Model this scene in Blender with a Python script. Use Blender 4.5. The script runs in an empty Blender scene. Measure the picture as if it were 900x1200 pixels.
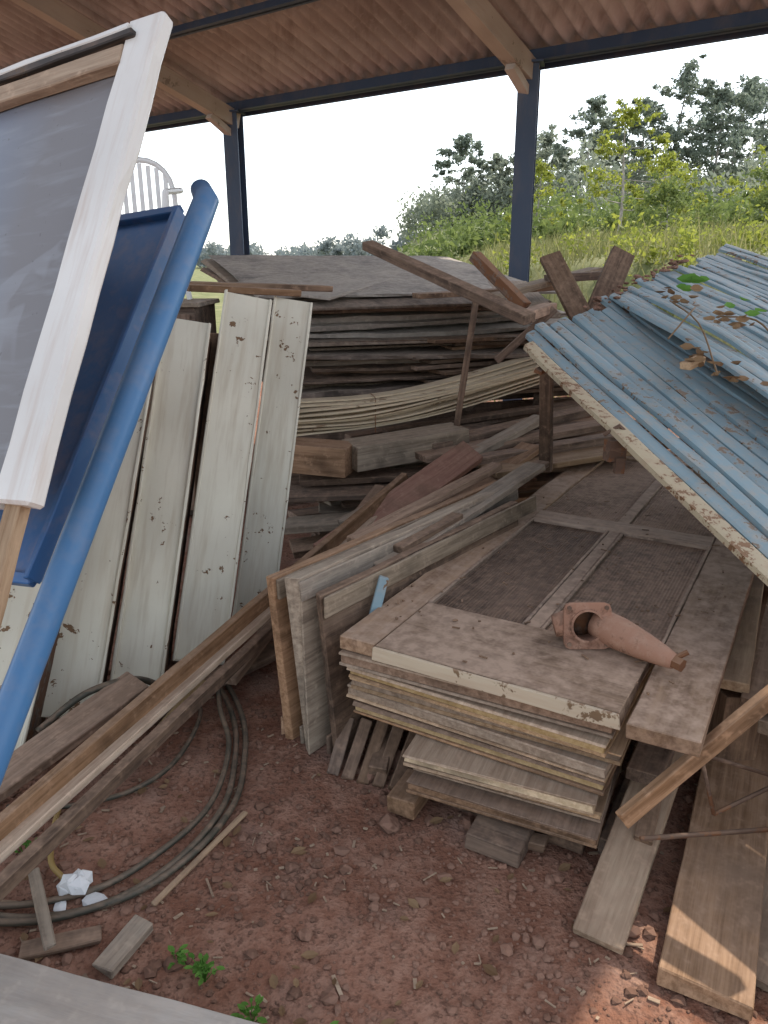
import bpy, math, random
import numpy as np
from mathutils import Vector, Matrix, noise
random.seed(7); rng=np.random.default_rng(7)
SC=bpy.context.scene; COL=SC.collection
V=Vector
# ---------------------------------------------------------------- helpers
def link(o,par=None):
    COL.objects.link(o)
    if par is not None: o.parent=par
    return o
def group(name):
    e=bpy.data.objects.new(name,None); e.empty_display_size=.1
    return link(e)
def mesh_obj(name,verts,faces,mat=None,par=None,smooth=False):
    me=bpy.data.meshes.new(name); me.from_pydata([tuple(v) for v in verts],[],faces); me.update()
    if mat: me.materials.append(mat)
    if smooth:
        for p in me.polygons: p.use_smooth=True
    return link(bpy.data.objects.new(name,me),par)
def basis(X,up):
    X=V(X).normalized(); up=V(up)
    Y=up.cross(X)
    if Y.length<1e-4: Y=V((0,1,0)).cross(X)
    Y.normalize(); Z=X.cross(Y)
    return X,Y,Z
def plank(name,p0,p1,w,t,mat,up=(0,0,1),par=None,jit=.0025,warp=0.,bev=.003,taper=0.,endj=.006):
    p0=V(p0);p1=V(p1);L=(p1-p0).length
    X,Y,Z=basis(p1-p0,up); n=max(3,int(L/.12)); n=min(n,24)
    vs=[];fs=[]
    sd=random.random()*100
    ej=[random.uniform(-endj,endj) for _ in range(8)]
    for i in range(n+1):
        a=i/n; x=-L/2+L*a
        wz=warp*math.sin(a*math.pi)
        for k,(sy,sz) in enumerate(((-1,-1),(1,-1),(1,1),(-1,1))):
            xx=x
            if i==0: xx+=ej[k]
            if i==n: xx+=ej[4+k]
            ww=w/2*(1-taper*a)
            y=sy*ww+jit*noise.noise(V((x*5+sd,sy*3,k)))*1.6
            z=sz*t/2+jit*noise.noise(V((x*4+sd,sz*3+9,k)))+wz
            vs.append((xx,y,z))
    for i in range(n):
        b=i*4
        for k in range(4):
            k2=(k+1)%4
            fs.append((b+k,b+4+k,b+4+k2,b+k2))
    fs.append((0,1,2,3)); b=n*4; fs.append((b+3,b+2,b+1,b))
    o=mesh_obj(name,vs,fs,mat,par)
    m=Matrix((X,Y,Z)).transposed().to_4x4(); m.translation=(p0+p1)/2
    o.matrix_world=m
    if bev>0:
        bm=o.modifiers.new("bev","BEVEL"); bm.width=min(bev,t*.3); bm.segments=1; bm.limit_method='ANGLE'; bm.angle_limit=.9
    return o
def slab(name,o,ex,ey,t,mat,par=None,**k):
    """rectangle with top-surface corner o and edge vectors; body hangs t below"""
    o=V(o);ex=V(ex);ey=V(ey); n=ex.cross(ey).normalized()
    if n.z<0: n=-n
    o=o-n*t/2
    if ex.length>=ey.length: return plank(name,o+ey/2,o+ex+ey/2,ey.length,t,mat,up=n,par=par,**k)
    return plank(name,o+ex/2,o+ey+ex/2,ex.length,t,mat,up=n,par=par,**k)
def catmull(pts,m=8):
    pts=[V(p) for p in pts]; P=[pts[0]*2-pts[1]]+pts+[pts[-1]*2-pts[-2]]; out=[]
    for i in range(1,len(P)-2):
        for j in range(m):
            t=j/m; a,b,c,d=P[i-1],P[i],P[i+1],P[i+2]
            out.append(.5*((2*b)+(c-a)*t+(2*a-5*b+4*c-d)*t*t+(3*b-a-3*c+d)*t**3))
    out.append(pts[-1]); return out
class MB:
    def __init__(s): s.v=[];s.f=[]
    def add(s,v,f):
        b=len(s.v); s.v+= [tuple(x) for x in v]; s.f+=[tuple(i+b for i in q) for q in f]
    def tube(s,pts,rad,n=8,cap=True):
        pts=[V(p) for p in pts]; N=len(pts)
        if not hasattr(rad,'__len__'): rad=[rad]*N
        vs=[];fs=[]; ref=None
        for i in range(N):
            T=(pts[min(i+1,N-1)]-pts[max(i-1,0)]).normalized()
            if ref is None: ref=V((0,0,1)) if abs(T.z)<.9 else V((1,0,0))
            A=(ref-T*ref.dot(T)).normalized(); B=T.cross(A); ref=A
            for k in range(n):
                an=2*math.pi*k/n; vs.append(pts[i]+(A*math.cos(an)+B*math.sin(an))*rad[i])
        for i in range(N-1):
            for k in range(n):
                k2=(k+1)%n; fs.append((i*n+k,i*n+k2,i*n+n+k2,i*n+n+k))
        if cap:
            fs.append(tuple(range(n-1,-1,-1))); fs.append(tuple((N-1)*n+k for k in range(n)))
        s.add(vs,fs)
    def box(s,c,ax,ay,az):
        c=V(c);ax=V(ax)/2;ay=V(ay)/2;az=V(az)/2
        vs=[c+sx*ax+sy*ay+sz*az for sz in(-1,1) for sx,sy in((-1,-1),(1,-1),(1,1),(-1,1))]
        s.add(vs,[(0,3,2,1),(4,5,6,7),(0,1,5,4),(1,2,6,5),(2,3,7,6),(3,0,4,7)])
    def obj(s,name,mat,par=None,smooth=False): return mesh_obj(name,s.v,s.f,mat,par,smooth)
def tube_obj(name,pts,r,mat,par=None,n=10):
    m=MB(); m.tube(pts,r,n); o=m.obj(name,mat,par,True)
    return o
# ---------------------------------------------------------------- materials
class NT:
    def __init__(s,name):
        s.m=bpy.data.materials.new(name); s.m.use_nodes=True; s.t=s.m.node_tree; s.b=s.t.nodes["Principled BSDF"]
    def n(s,typ,**k):
        x=s.t.nodes.new(typ)
        for a,b in k.items(): setattr(x,a,b)
        return x
    def l(s,a,b): s.t.links.new(a,b)
    def mixc(s,fac,a,b,mode='MIX'):
        x=s.n("ShaderNodeMix",data_type='RGBA',blend_type=mode)
        for i,v in ((0,fac),(6,a),(7,b)):
            if isinstance(v,bpy.types.NodeSocket): s.l(v,x.inputs[i])
            elif isinstance(v,(int,float)): x.inputs[i].default_value=v
            else: x.inputs[i].default_value=(*v,1)
        return x.outputs[2]
    def math(s,op,a,b=0.,clamp=False):
        x=s.n("ShaderNodeMath",operation=op,use_clamp=clamp)
        for i,v in ((0,a),(1,b)):
            if isinstance(v,bpy.types.NodeSocket): s.l(v,x.inputs[i])
            else: x.inputs[i].default_value=v
        return x.outputs[0]
    def rng(s,v,a,b,c=0.,d=1.):
        x=s.n("ShaderNodeMapRange"); s.l(v,x.inputs[0])
        for i,q in enumerate((a,b,c,d)): x.inputs[i+1].default_value=q
        return x.outputs[0]
    def coord(s,scale=(1,1,1),rand=True):
        tc=s.n("ShaderNodeTexCoord"); mp=s.n("ShaderNodeMapping"); mp.inputs['Scale'].default_value=scale
        if rand:
            oi=s.n("ShaderNodeObjectInfo"); mu=s.math('MULTIPLY',oi.outputs['Random'],53.)
            va=s.n("ShaderNodeVectorMath",operation='ADD'); s.l(tc.outputs['Object'],va.inputs[0]); s.l(mu,va.inputs[1]); s.l(va.outputs[0],mp.inputs[0])
        else: s.l(tc.outputs['Object'],mp.inputs[0])
        return mp.outputs[0]
    def noise(s,vec,scale=3.,detail=4.,rough=.6,dist=0.):
        x=s.n("ShaderNodeTexNoise"); s.l(vec,x.inputs['Vector']); x.inputs['Scale'].default_value=scale; x.inputs['Detail'].default_value=detail
        x.inputs['Roughness'].default_value=rough; x.inputs['Distortion'].default_value=dist
        return x.outputs['Fac']
    def bump(s,h,strength=.4,dist=.01):
        x=s.n("ShaderNodeBump"); x.inputs['Strength'].default_value=strength; x.inputs['Distance'].default_value=dist; s.l(h,x.inputs['Height'])
        return x.outputs[0]
    def up(s):
        g=s.n("ShaderNodeNewGeometry"); sp=s.n("ShaderNodeSeparateXYZ"); s.l(g.outputs['Normal'],sp.inputs[0]); return sp.outputs[2]
    def rand(s): return s.n("ShaderNodeObjectInfo").outputs['Random']
    def fin(s,col,bump=None,rough=.85,metal=0.,spec=.3):
        if isinstance(col,bpy.types.NodeSocket): s.l(col,s.b.inputs['Base Color'])
        else: s.b.inputs['Base Color'].default_value=(*col,1)
        if isinstance(rough,bpy.types.NodeSocket): s.l(rough,s.b.inputs['Roughness'])
        else: s.b.inputs['Roughness'].default_value=rough
        s.b.inputs['Metallic'].default_value=metal; s.b.inputs['Specular IOR Level'].default_value=spec
        if bump is not None: s.l(bump,s.b.inputs['Normal'])
        return s.m
DUST=(.42,.275,.185)
def wood(name,c1,c2,dust=.5,dustc=DUST,bands=False,g=22.,stain=.7):
    k=NT(name); gv=k.coord((1.2,g,g)); lv=k.coord((1,1,1))
    a=k.noise(gv,2.2,4,.72,.3); b=k.noise(lv,2.6,3,.7); c=k.noise(lv,26,2,.75)
    col=k.mixc(k.rng(a,.36,.64),c1,c2)
    col=k.mixc(k.rng(b,.50,.66,0,stain),col,tuple(x*.30 for x in c1))
    col=k.mixc(k.rng(c,.58,.75,0,.5),col,tuple(min(1,x*1.35) for x in c2))
    h=a
    if bands:
        w=k.n("ShaderNodeTexWave",wave_type='BANDS',bands_direction='Y'); k.l(k.coord((1,1,1),False),w.inputs['Vector']); w.inputs['Scale'].default_value=28.; w.inputs['Distortion'].default_value=.3
        col=k.mixc(k.rng(w.outputs['Fac'],0,1,0,.45),col,tuple(x*.3 for x in c1)); h=k.math('ADD',a,w.outputs['Fac'])
    hv=k.n("ShaderNodeHueSaturation"); k.l(col,hv.inputs['Color']); k.l(k.rng(k.rand(),0,1,.62,1.25),hv.inputs['Value']); k.l(k.rng(k.math('FRACT',k.math('MULTIPLY',k.rand(),7.3)),0,1,.75,1.12),hv.inputs['Saturation']); col=hv.outputs[0]
    d=k.math('MULTIPLY',k.rng(k.up(),.25,.95),k.rng(k.math('ADD',b,k.math('MULTIPLY',c,.5)),.55,.88,.05,1.),True)
    d=k.math('ADD',k.math('MULTIPLY',d,dust),k.rng(c,.42,.7,0,.28*dust),True)
    col=k.mixc(d,col,dustc)
    return k.fin(col,k.bump(k.math('ADD',h,k.math('MULTIPLY',c,.5)),.6,.004),.82)
def paint(name,pc,uc,peel=.6,dust=.3,rough=.55,metal=0.,dirt=.4,g=(1,1,1),dustc=DUST,soft=.03,bs=.3,ps=7.,cs=(1.2,14,14)):
    k=NT(name); lv=k.coord(g); a=k.noise(lv,ps,4,.74,.3); b=k.noise(lv,1.8,2,.6); c=k.noise(k.coord(cs),2,3,.7)
    pv=k.mixc(k.rng(b,.35,.7,0,dirt),pc,tuple(x*.55 for x in pc))
    pv=k.mixc(k.rng(c,.48,.72,0,dirt),pv,dustc)
    p=k.rng(k.math('ADD',k.math('MULTIPLY',a,.7),k.math('MULTIPLY',b,.3)),peel,peel+soft)
    un=k.mixc(c,uc,tuple(x*.45 for x in uc))
    col=k.mixc(p,pv,un)
    d=k.math('MULTIPLY',k.rng(k.up(),.2,.9),k.rng(a,.38,.65,.2,1.),True); col=k.mixc(k.math('MULTIPLY',d,dust),col,dustc)
    return k.fin(col,k.bump(k.math('SUBTRACT',k.math('MULTIPLY',a,.4),p),bs,.003),k.math('ADD',k.math('MULTIPLY',p,.35),rough),metal)
W_DARK=wood("weathered_dark_wood",(.10,.062,.042),(.24,.155,.10),.5)
W_GREY=wood("weathered_grey_wood",(.21,.16,.115),(.40,.32,.235),.5,(.43,.325,.235))
W_BROWN=wood("dusty_brown_wood",(.20,.115,.065),(.40,.25,.155),.45)
W_TAN=wood("tan_wood",(.31,.20,.115),(.52,.37,.235),.4)
W_RED=wood("red_wood",(.28,.10,.055),(.42,.18,.10),.3)
W_YEL=wood("pale_yellow_wood",(.42,.285,.135),(.60,.44,.24),.25)
W_DOOR=wood("dusty_door_wood",(.17,.105,.068),(.38,.26,.175),.85,(.46,.325,.235),g=16.)
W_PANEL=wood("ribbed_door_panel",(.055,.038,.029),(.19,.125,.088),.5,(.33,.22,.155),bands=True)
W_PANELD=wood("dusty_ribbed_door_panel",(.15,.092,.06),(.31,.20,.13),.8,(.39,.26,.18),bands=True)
W_SHEET=wood("dusty_sheet",(.22,.19,.16),(.36,.31,.26),.8,(.47,.405,.335),g=6.,stain=.4)
W_SHEETB=wood("brown_sheet",(.085,.06,.045),(.23,.165,.12),.5,(.38,.30,.23),g=8.)
W_CREAM=paint("cream_edge_paint",(.60,.50,.36),(.27,.175,.10),.55,.5,.6,ps=14.)
M_TRAY=paint("chipped_cream_enamel",(.76,.71,.57),(.22,.12,.06),.61,.25,.45,dirt=.5,soft=.012,ps=15.,dustc=(.46,.37,.25))
M_TRAYIN=paint("dark_tray_side",(.08,.060,.045),(.16,.08,.045),.5,.3,.7)
M_BLUE=paint("blue_paint",(.05,.145,.33),(.12,.12,.13),.70,.18,.38,dirt=.25,bs=.1,cs=(5,5,5))
M_TUBE=paint("blue_tube_paint",(.075,.20,.39),(.12,.12,.13),.67,.22,.33,dirt=.25,bs=.1,ps=16.,cs=(5,5,5),dustc=(.30,.29,.30))
M_GATE=paint("pale_blue_paint_rust",(.24,.35,.395),(.25,.145,.085),.575,.35,.58,dirt=.6,dustc=(.40,.345,.28),ps=24.,cs=(6,6,6))
M_GATEY=paint("cream_rust_paint",(.54,.45,.30),(.27,.14,.07),.53,.3,.6,dirt=.6,ps=24.,cs=(6,6,6))
M_RUST=paint("rusty_steel",(.13,.08,.055),(.26,.12,.06),.5,.4,.75,dirt=.5)
M_PUMP=paint("rusty_primer_cast",(.38,.20,.13),(.20,.105,.07),.52,.55,.7,dirt=.7,ps=34.,dustc=(.42,.26,.18),soft=.12,cs=(14,14,14))
M_STEEL=paint("dark_blue_steel",(.045,.07,.115),(.13,.09,.065),.66,.12,.5,dirt=.25,cs=(3,3,1),dustc=(.16,.13,.11))
M_FRAME=paint("white_vinyl_wrap",(.74,.72,.67),(.42,.37,.31),.66,.15,.3,dirt=.35,bs=.5,ps=10.)
M_PLAST=paint("white_plastic",(.78,.78,.76),(.6,.6,.58),.8,.1,.4,dirt=.15)
M_PVC=paint("cream_pvc",(.72,.60,.42),(.36,.25,.155),.59,.3,.5,dirt=.6,dustc=(.46,.32,.21))
M_BLACK=paint("black_rubber",(.035,.032,.03),(.09,.07,.05),.6,.45,.6)
M_HOSE=paint("dusty_hose",(.06,.06,.045),(.18,.125,.09),.55,.45,.55)
M_HOSEY=paint("yellow_hose",(.42,.28,.08),(.3,.2,.1),.6,.3,.55)
M_CONC=paint("tan_concrete",(.44,.385,.325),(.32,.27,.22),.6,.2,.9,dirt=.5,dustc=(.36,.29,.23))
M_CSLAB=wood("grey_board_dusty",(.30,.26,.22),(.44,.39,.335),.5,(.44,.36,.29),g=10.,stain=.4)
M_STONE=paint("stone",(.26,.15,.105),(.16,.09,.062),.5,.45,.9,dustc=(.36,.185,.12))
def roofmat():
    k=NT("dusty_fibre_cement"); lv=k.coord((1,1,1),False); a=k.noise(lv,.9,3,.65); b=k.noise(k.coord((3,.5,1),False),2.5,3,.7); c=k.noise(lv,18,2,.7)
    col=k.mixc(k.rng(a,.35,.65),(.31,.275,.26),(.47,.43,.41)); col=k.mixc(k.rng(b,.5,.7,0,.6),col,(.20,.16,.14)); col=k.mixc(k.rng(c,.55,.75,0,.4),col,(.52,.48,.46))
    return k.fin(col,None,.9)
M_ROOF=roofmat()
def panelmat():
    k=NT("grey_blue_sheet"); lv=k.coord((1,1,1),False); a=k.noise(lv,2.0,3,.6,.6); b=k.noise(k.coord((3,18,1),False),1.4,3,.6,.5); c=k.noise(lv,45,2,.6)
    tc=k.n("ShaderNodeTexCoord"); sp=k.n("ShaderNodeSeparateXYZ"); k.l(tc.outputs['Object'],sp.inputs[0])
    col=k.mixc(k.rng(k.math('ADD',sp.outputs[0],k.math('MULTIPLY',a,.25)),-.25,.25),(.165,.155,.155),(.17,.225,.315))
    col=k.mixc(k.rng(b,.5,.75,0,.4),col,(.29,.31,.33)); col=k.mixc(k.rng(a,.60,.62,0,.25),col,(.33,.35,.38)); col=k.mixc(k.rng(c,.7,.74,0,.5),col,(.07,.06,.05))
    return k.fin(col,k.bump(a,.1,.01),k.rng(a,.3,.7,.3,.45),0,.45)
M_PAN=panelmat()
def leafmat(name,c1,c2,tr=.3):
    k=NT(name); g=k.n("ShaderNodeNewGeometry")
    col=k.mixc(g.outputs['Random Per Island'],c1,c2)
    k.l(col,k.b.inputs['Base Color']); k.b.inputs['Roughness'].default_value=.6; k.b.inputs['Specular IOR Level'].default_value=.2
    t=k.n("ShaderNodeBsdfTranslucent"); k.l(col,t.inputs[0]); m=k.n("ShaderNodeMixShader"); m.inputs[0].default_value=tr
    k.l(k.b.outputs[0],m.inputs[1]); k.l(t.outputs[0],m.inputs[2]); k.l(m.outputs[0],k.t.nodes["Material Output"].inputs[0]); return k.m
L_EUC_HAZE=leafmat("haze_tinted_eucalyptus_leaves",(.15,.19,.15),(.25,.29,.22),.45)  # paler grey-green: aerial haze is mixed into the leaf colour
L_FAR_HAZE=leafmat("haze_tinted_distant_leaves",(.22,.255,.20),(.31,.34,.25),.45)  # leaves lightened for distance, haze painted into their colour
L_HAZE=leafmat("hazy_far_leaves",(.22,.26,.26),(.28,.31,.30),.3)  # blue-grey aerial haze put into the leaf colour itself
L_YEL=leafmat("yellow_green_leaves",(.14,.18,.03),(.36,.38,.07),.55)
L_BUSH=leafmat("bush_leaves",(.09,.13,.04),(.21,.26,.08),.45)
L_GRASS=leafmat("grass_blades",(.13,.15,.05),(.32,.30,.13),.45)
L_DRY=leafmat("dry_leaves",(.16,.09,.045),(.34,.22,.12),.2)
L_GREEN=leafmat("green_leaf",(.08,.20,.03),(.18,.36,.07),.4)
M_BARK=wood("bark",(.28,.25,.22),(.46,.42,.38),.1,g=6.)
# ---------------------------------------------------------------- shed frame of reference
C0=V((-1.94,11.14,0)); E=V((.796,-.604,0)).normalized(); N=V((-.604,-.796,0)).normalized()
RZ0=3.58; SL=.29; SEND=6.35; EEND=8.64; EBEG=-16.
def RP(e,s,dz=0): return C0+E*e+N*s+V((0,0,RZ0+SL*s+dz))
# ---------------------------------------------------------------- ground
def S(x): x=np.clip(x,0,1); return x*x*(3-2*x)
def gh(x,y):
    d=(x-C0.x)*.604+(y-C0.y)*.796
    return 1.65*S((d-.3)/3.2)*S((x+1.5)/4.5)+.055*np.clip(d-3,0,85)*S(x/9+.15)+0.0
def ground():
    n=440; u=np.linspace(-1,1,n); q=.5*np.sinh(9*u)
    X,Y=np.meshgrid(q,q+2.0,indexing='ij'); Zh=gh(X,Y)
    R=np.hypot(X,Y-2)
    nz=np.zeros_like(X)
    for i in range(n):
        for j in range(n):
            if R[i,j]<9:
                x=X[i,j];y=Y[i,j]
                nz[i,j]=.016*noise.noise(V((x*1.7,y*1.7,0)))+.007*noise.noise(V((x*7,y*7,3)))+.004*noise.noise(V((x*19,y*19,7)))
            elif R[i,j]<300:
                nz[i,j]=.12*noise.noise(V((X[i,j]*.3,Y[i,j]*.3,1)))*min(1,(R[i,j]-9)/6)
    Zh=Zh+nz-.004
    vs=np.stack([X,Y,Zh],-1).reshape(-1,3)
    I=np.arange(n*n).reshape(n,n); F=np.stack([I[:-1,:-1],I[1:,:-1],I[1:,1:],I[:-1,1:]],-1).reshape(-1,4)
    me=bpy.data.meshes.new("ground"); me.vertices.add(len(vs)); me.vertices.foreach_set("co",vs.ravel())
    me.loops.add(F.size); me.loops.foreach_set("vertex_index",F.ravel().astype(np.int32)); me.polygons.add(len(F)); me.polygons.foreach_set("loop_start",np.arange(0,F.size,4,dtype=np.int32)); me.update(); me.validate()
    me.polygons.foreach_set("use_smooth",np.ones(len(F),bool))
    k=NT("red_dirt_and_grass"); tc=k.n("ShaderNodeTexCoord"); P=tc.outputs['Object']
    a=k.noise(P,1.3,3,.62); b=k.noise(P,9,4,.74); c=k.noise(P,60,2,.7)
    col=k.mixc(k.rng(a,.35,.65),(.20,.087,.053),(.32,.163,.108)); col=k.mixc(k.rng(b,.42,.68,0,.75),col,(.40,.235,.165)); col=k.mixc(k.rng(c,.52,.68,0,.7),col,(.10,.05,.034))
    col=k.mixc(k.rng(k.noise(P,3,2,.5),.56,.75,0,.6),col,(.34,.25,.20))
    sp=k.n("ShaderNodeSeparateXYZ"); k.l(P,sp.inputs[0])
    dd=k.math('ADD',k.math('MULTIPLY',sp.outputs[0],.604),k.math('MULTIPLY',sp.outputs[1],.796)); dd=k.math('ADD',dd,k.math('MULTIPLY',b,.8))
    gcol=k.mixc(k.rng(a,.35,.65),(.12,.14,.05),(.24,.23,.11)); 
    col=k.mixc(k.rng(dd,9.0,9.8),col,gcol)
    k.fin(col,k.bump(k.math('ADD',b,k.math('MULTIPLY',c,.5)),.8,.02),.95,0,.15)
    me.materials.append(k.m); link(bpy.data.objects.new("ground",me))
ground()
def gz(x,y):
    return float(gh(np.array(x),np.array(y)))+.016*noise.noise(V((x*1.7,y*1.7,0)))+.007*noise.noise(V((x*7,y*7,3)))-.004
def blob(mb,c,r,sq=.6):
    ph=(1+5**.5)/2; base=[(-1,ph,0),(1,ph,0),(-1,-ph,0),(1,-ph,0),(0,-1,ph),(0,1,ph),(0,-1,-ph),(0,1,-ph),(ph,0,-1),(ph,0,1),(-ph,0,-1),(-ph,0,1)]
    fs=[(0,11,5),(0,5,1),(0,1,7),(0,7,10),(0,10,11),(1,5,9),(5,11,4),(11,10,2),(10,7,6),(7,1,8),(3,9,4),(3,4,2),(3,2,6),(3,6,8),(3,8,9),(4,9,5),(2,4,11),(6,2,10),(8,6,7),(9,8,1)]
    rot=Matrix.Rotation(random.random()*6.28,3,'Z')@Matrix.Rotation(random.random()*6.28,3,'X'); sx=random.uniform(.7,1.3)
    vs=[]
    for b in base:
        q=rot@(V(b)/1.9*random.uniform(.75,1.15)*r); vs.append(V((q.x*sx,q.y,q.z*sq))+V(c))
    mb.add(vs,fs)
mb=MB(); 
for i in range(5600):
    y=1.15+abs(random.gauss(0,1.0)); x=random.uniform(-1.3,1.4)
    r=min(.024,.0025+random.expovariate(1/.0038)); blob(mb,(x,y,gz(x,y)+r*.15),r)
mb.obj("gravel_pebbles",M_STONE)
for (x,y,r) in ((.02,1.89,.042),(-.05,2.12,.035),(.05,2.2,.05),(.55,1.86,.05),(.25,1.89,.03),(-.02,2.24,.045),(.62,1.5,.022),(.38,1.47,.02),(.30,1.45,.018),(-.2,1.5,.02),(.1,1.6,.018),(-.35,1.8,.02)):
    m=MB(); blob(m,(x,y,gz(x,y)+r*.35),r,.75); o=m.obj("stone",M_STONE)
mb=MB()
for i in range(340):
    x=random.uniform(-1.1,1.2); y=1.2+abs(random.gauss(0,.9)); a=random.random()*6.28; L=random.uniform(.006,.028)*(1 if random.random()<.93 else 2.8); w=random.uniform(.002,.009)
    d=V((math.cos(a),math.sin(a),random.uniform(-.08,.08))); mb.box((x,y,gz(x,y)+.005),d*L,V((-d.y,d.x,0))*w,V((0,0,.003)))
mb.obj("wood_chips",W_TAN)
def leaf(mb,c,size,nrm,ang=None,curl=.25):
    nrm=V(nrm).normalized(); a=random.random()*6.28 if ang is None else ang
    X,Y,Z=basis(V((math.cos(a),math.sin(a),.01)),nrm); c=V(c)
    prof=((-.5,0),(-.2,.22),(.15,.25),(.5,0)); vs=[]
    for px,w in prof:
        z=curl*(px*px)*size; vs+= [c+X*px*size+Y*w*size+Z*(z+curl*w*size), c+X*px*size+Z*z, c+X*px*size-Y*w*size+Z*(z+curl*w*size)]
    mb.add(vs,[(0,1,4,3),(1,2,5,4),(3,4,7,6),(4,5,8,7),(6,7,10,9),(7,8,11,10)])
mb=MB()
for i in range(80):
    x=random.uniform(-1.0,1.1); y=1.25+abs(random.gauss(0,.7)); leaf(mb,(x,y,gz(x,y)+.008),random.uniform(.02,.05),(random.uniform(-.3,.3),random.uniform(-.3,.3),1))
mb.obj("fallen_leaves",L_DRY)
# ---------------------------------------------------------------- shed
shed=group("open_metal_shed")
def roof():
    e0,e1=EBEG,EEND; pitch=.177; ns=8; ne=int((e1-e0)/pitch*ns); row=1.52; vs=[];fs=[]
    s=-.25; k=0
    while s<SEND-.01:
        s2=min(s+row+.12,SEND); b=len(vs)
        for q,(ss,off) in enumerate(((s,.0),(s2,.02))):
            for i in range(ne+1):
                e=e0+(e1-e0)*i/ne; z=.036*math.cos(2*math.pi*(e-e0)/pitch)
                vs.append(RP(e,ss,.04+z+off+.006*math.sin(e*3.1+k)))
        for i in range(ne): fs.append((b+i,b+i+1,b+ne+1+i+1,b+ne+1+i))
        s+=row; k+=1
    mesh_obj("corrugated_roof",vs,fs,M_ROOF,shed,True)
roof()
mb=MB(); up=V((0,0,1)); SD=(N+V((0,0,SL))).normalized(); SN=E.cross(SD); SN=SN if SN.z>0 else -SN
EM=(EEND+EBEG)/2; EL=EEND-EBEG
for s in (0.,1.5,3.,4.5,6.):
    h=.10 if s>0 else .13
    mid=RP(EM,s,-.005)-SN*h/2
    mb.box(mid,E*EL,SD*.045,SN*h)
    mb.box(mid-SN*(h/2-.004)+SD*.03,E*EL,SD*.06,SN*.008)
mb.obj("purlins",M_STEEL,shed)
mb=MB(); mb.box(RP(EM,-.12,-.05),E*EL,N*.03,up*.14); mb.obj("eave_fascia",M_STEEL,shed)
mb=MB(); mb.box(RP(EM,6.15,-.45),E*EL,N*.12,up*.2); mb.obj("rear_beam",M_STEEL,shed)
def hcol(nm,e,s,ht):
    m=MB(); w=.20; p=C0+E*e+N*s; g0=gz(p.x,p.y)-.3 if s<1 else -.2
    hh=ht-g0; c=V((p.x,p.y,g0+hh/2)); X=V((.966,-.259,0));Y=V((.259,.966,0))
    m.box(c,X*.014,Y*w,up*hh); m.box(c+Y*(w/2-.006),X*w,Y*.014,up*hh); m.box(c-Y*(w/2-.006),X*w,Y*.014,up*hh)
    m.box(V((p.x,p.y,ht-.01)),X*(w+.08),Y*(w+.08),up*.02); m.obj(nm,M_STEEL,shed)
for i,e in enumerate((-12.81,-8.54,-4.27,0,4.27,8.50)):
    plank("rafter_%d"%i,RP(e,.0,-.22),RP(e,SEND-.05,-.22),.15,.20,M_CONC,up=SN,par=shed)
    hcol("column_%d"%i,e,.05,RZ0-.12)
    plank("rafter_bracket_%d"%i,RP(e,.45,-.34),V((C0+E*e+N*.12).xyz)+V((0,0,RZ0-.38)),.10,.08,M_CONC,par=shed)
for i,e in enumerate((-12.,-6.4,1.6,8.55)): hcol("rear_column_%d"%i,e,6.15,RZ0+SL*6.15-.56)
# ---------------------------------------------------------------- vegetation
def fast_quads(name,Vv,mat,par=None):
    n=len(Vv)//4; me=bpy.data.meshes.new(name); me.vertices.add(len(Vv)); me.vertices.foreach_set("co",np.ascontiguousarray(Vv,dtype=np.float32).ravel())
    me.loops.add(n*4); me.loops.foreach_set("vertex_index",np.arange(n*4,dtype=np.int32)); me.polygons.add(n); me.polygons.foreach_set("loop_start",np.arange(0,n*4,4,dtype=np.int32)); me.update(); me.validate()
    me.materials.append(mat); return link(bpy.data.objects.new(name,me),par)
def leafquads(C,size):
    n=len(C); a=rng.normal(size=(n,3)); a/=np.linalg.norm(a,axis=1)[:,None]; b=rng.normal(size=(n,3)); b-= (a*b).sum(1)[:,None]*a; b/=np.linalg.norm(b,axis=1)[:,None]
    s=size*rng.uniform(.5,1.3,size=(n,1)); a=a*s; b=b*s*.45
    return np.stack([C-a,C+b*1.0,C+a,C-b*1.0],1).reshape(-1,3)
def clump(c,r,n,flat=.7):
    d=rng.normal(size=(n,3)); d/=np.linalg.norm(d,axis=1)[:,None]; rad=rng.uniform(.1,1,size=(n,1))**.7
    p=d*rad*r*rng.uniform(.7,1.35,size=(n,1)); p[:,2]*=flat; return np.array(c)+p
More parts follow.
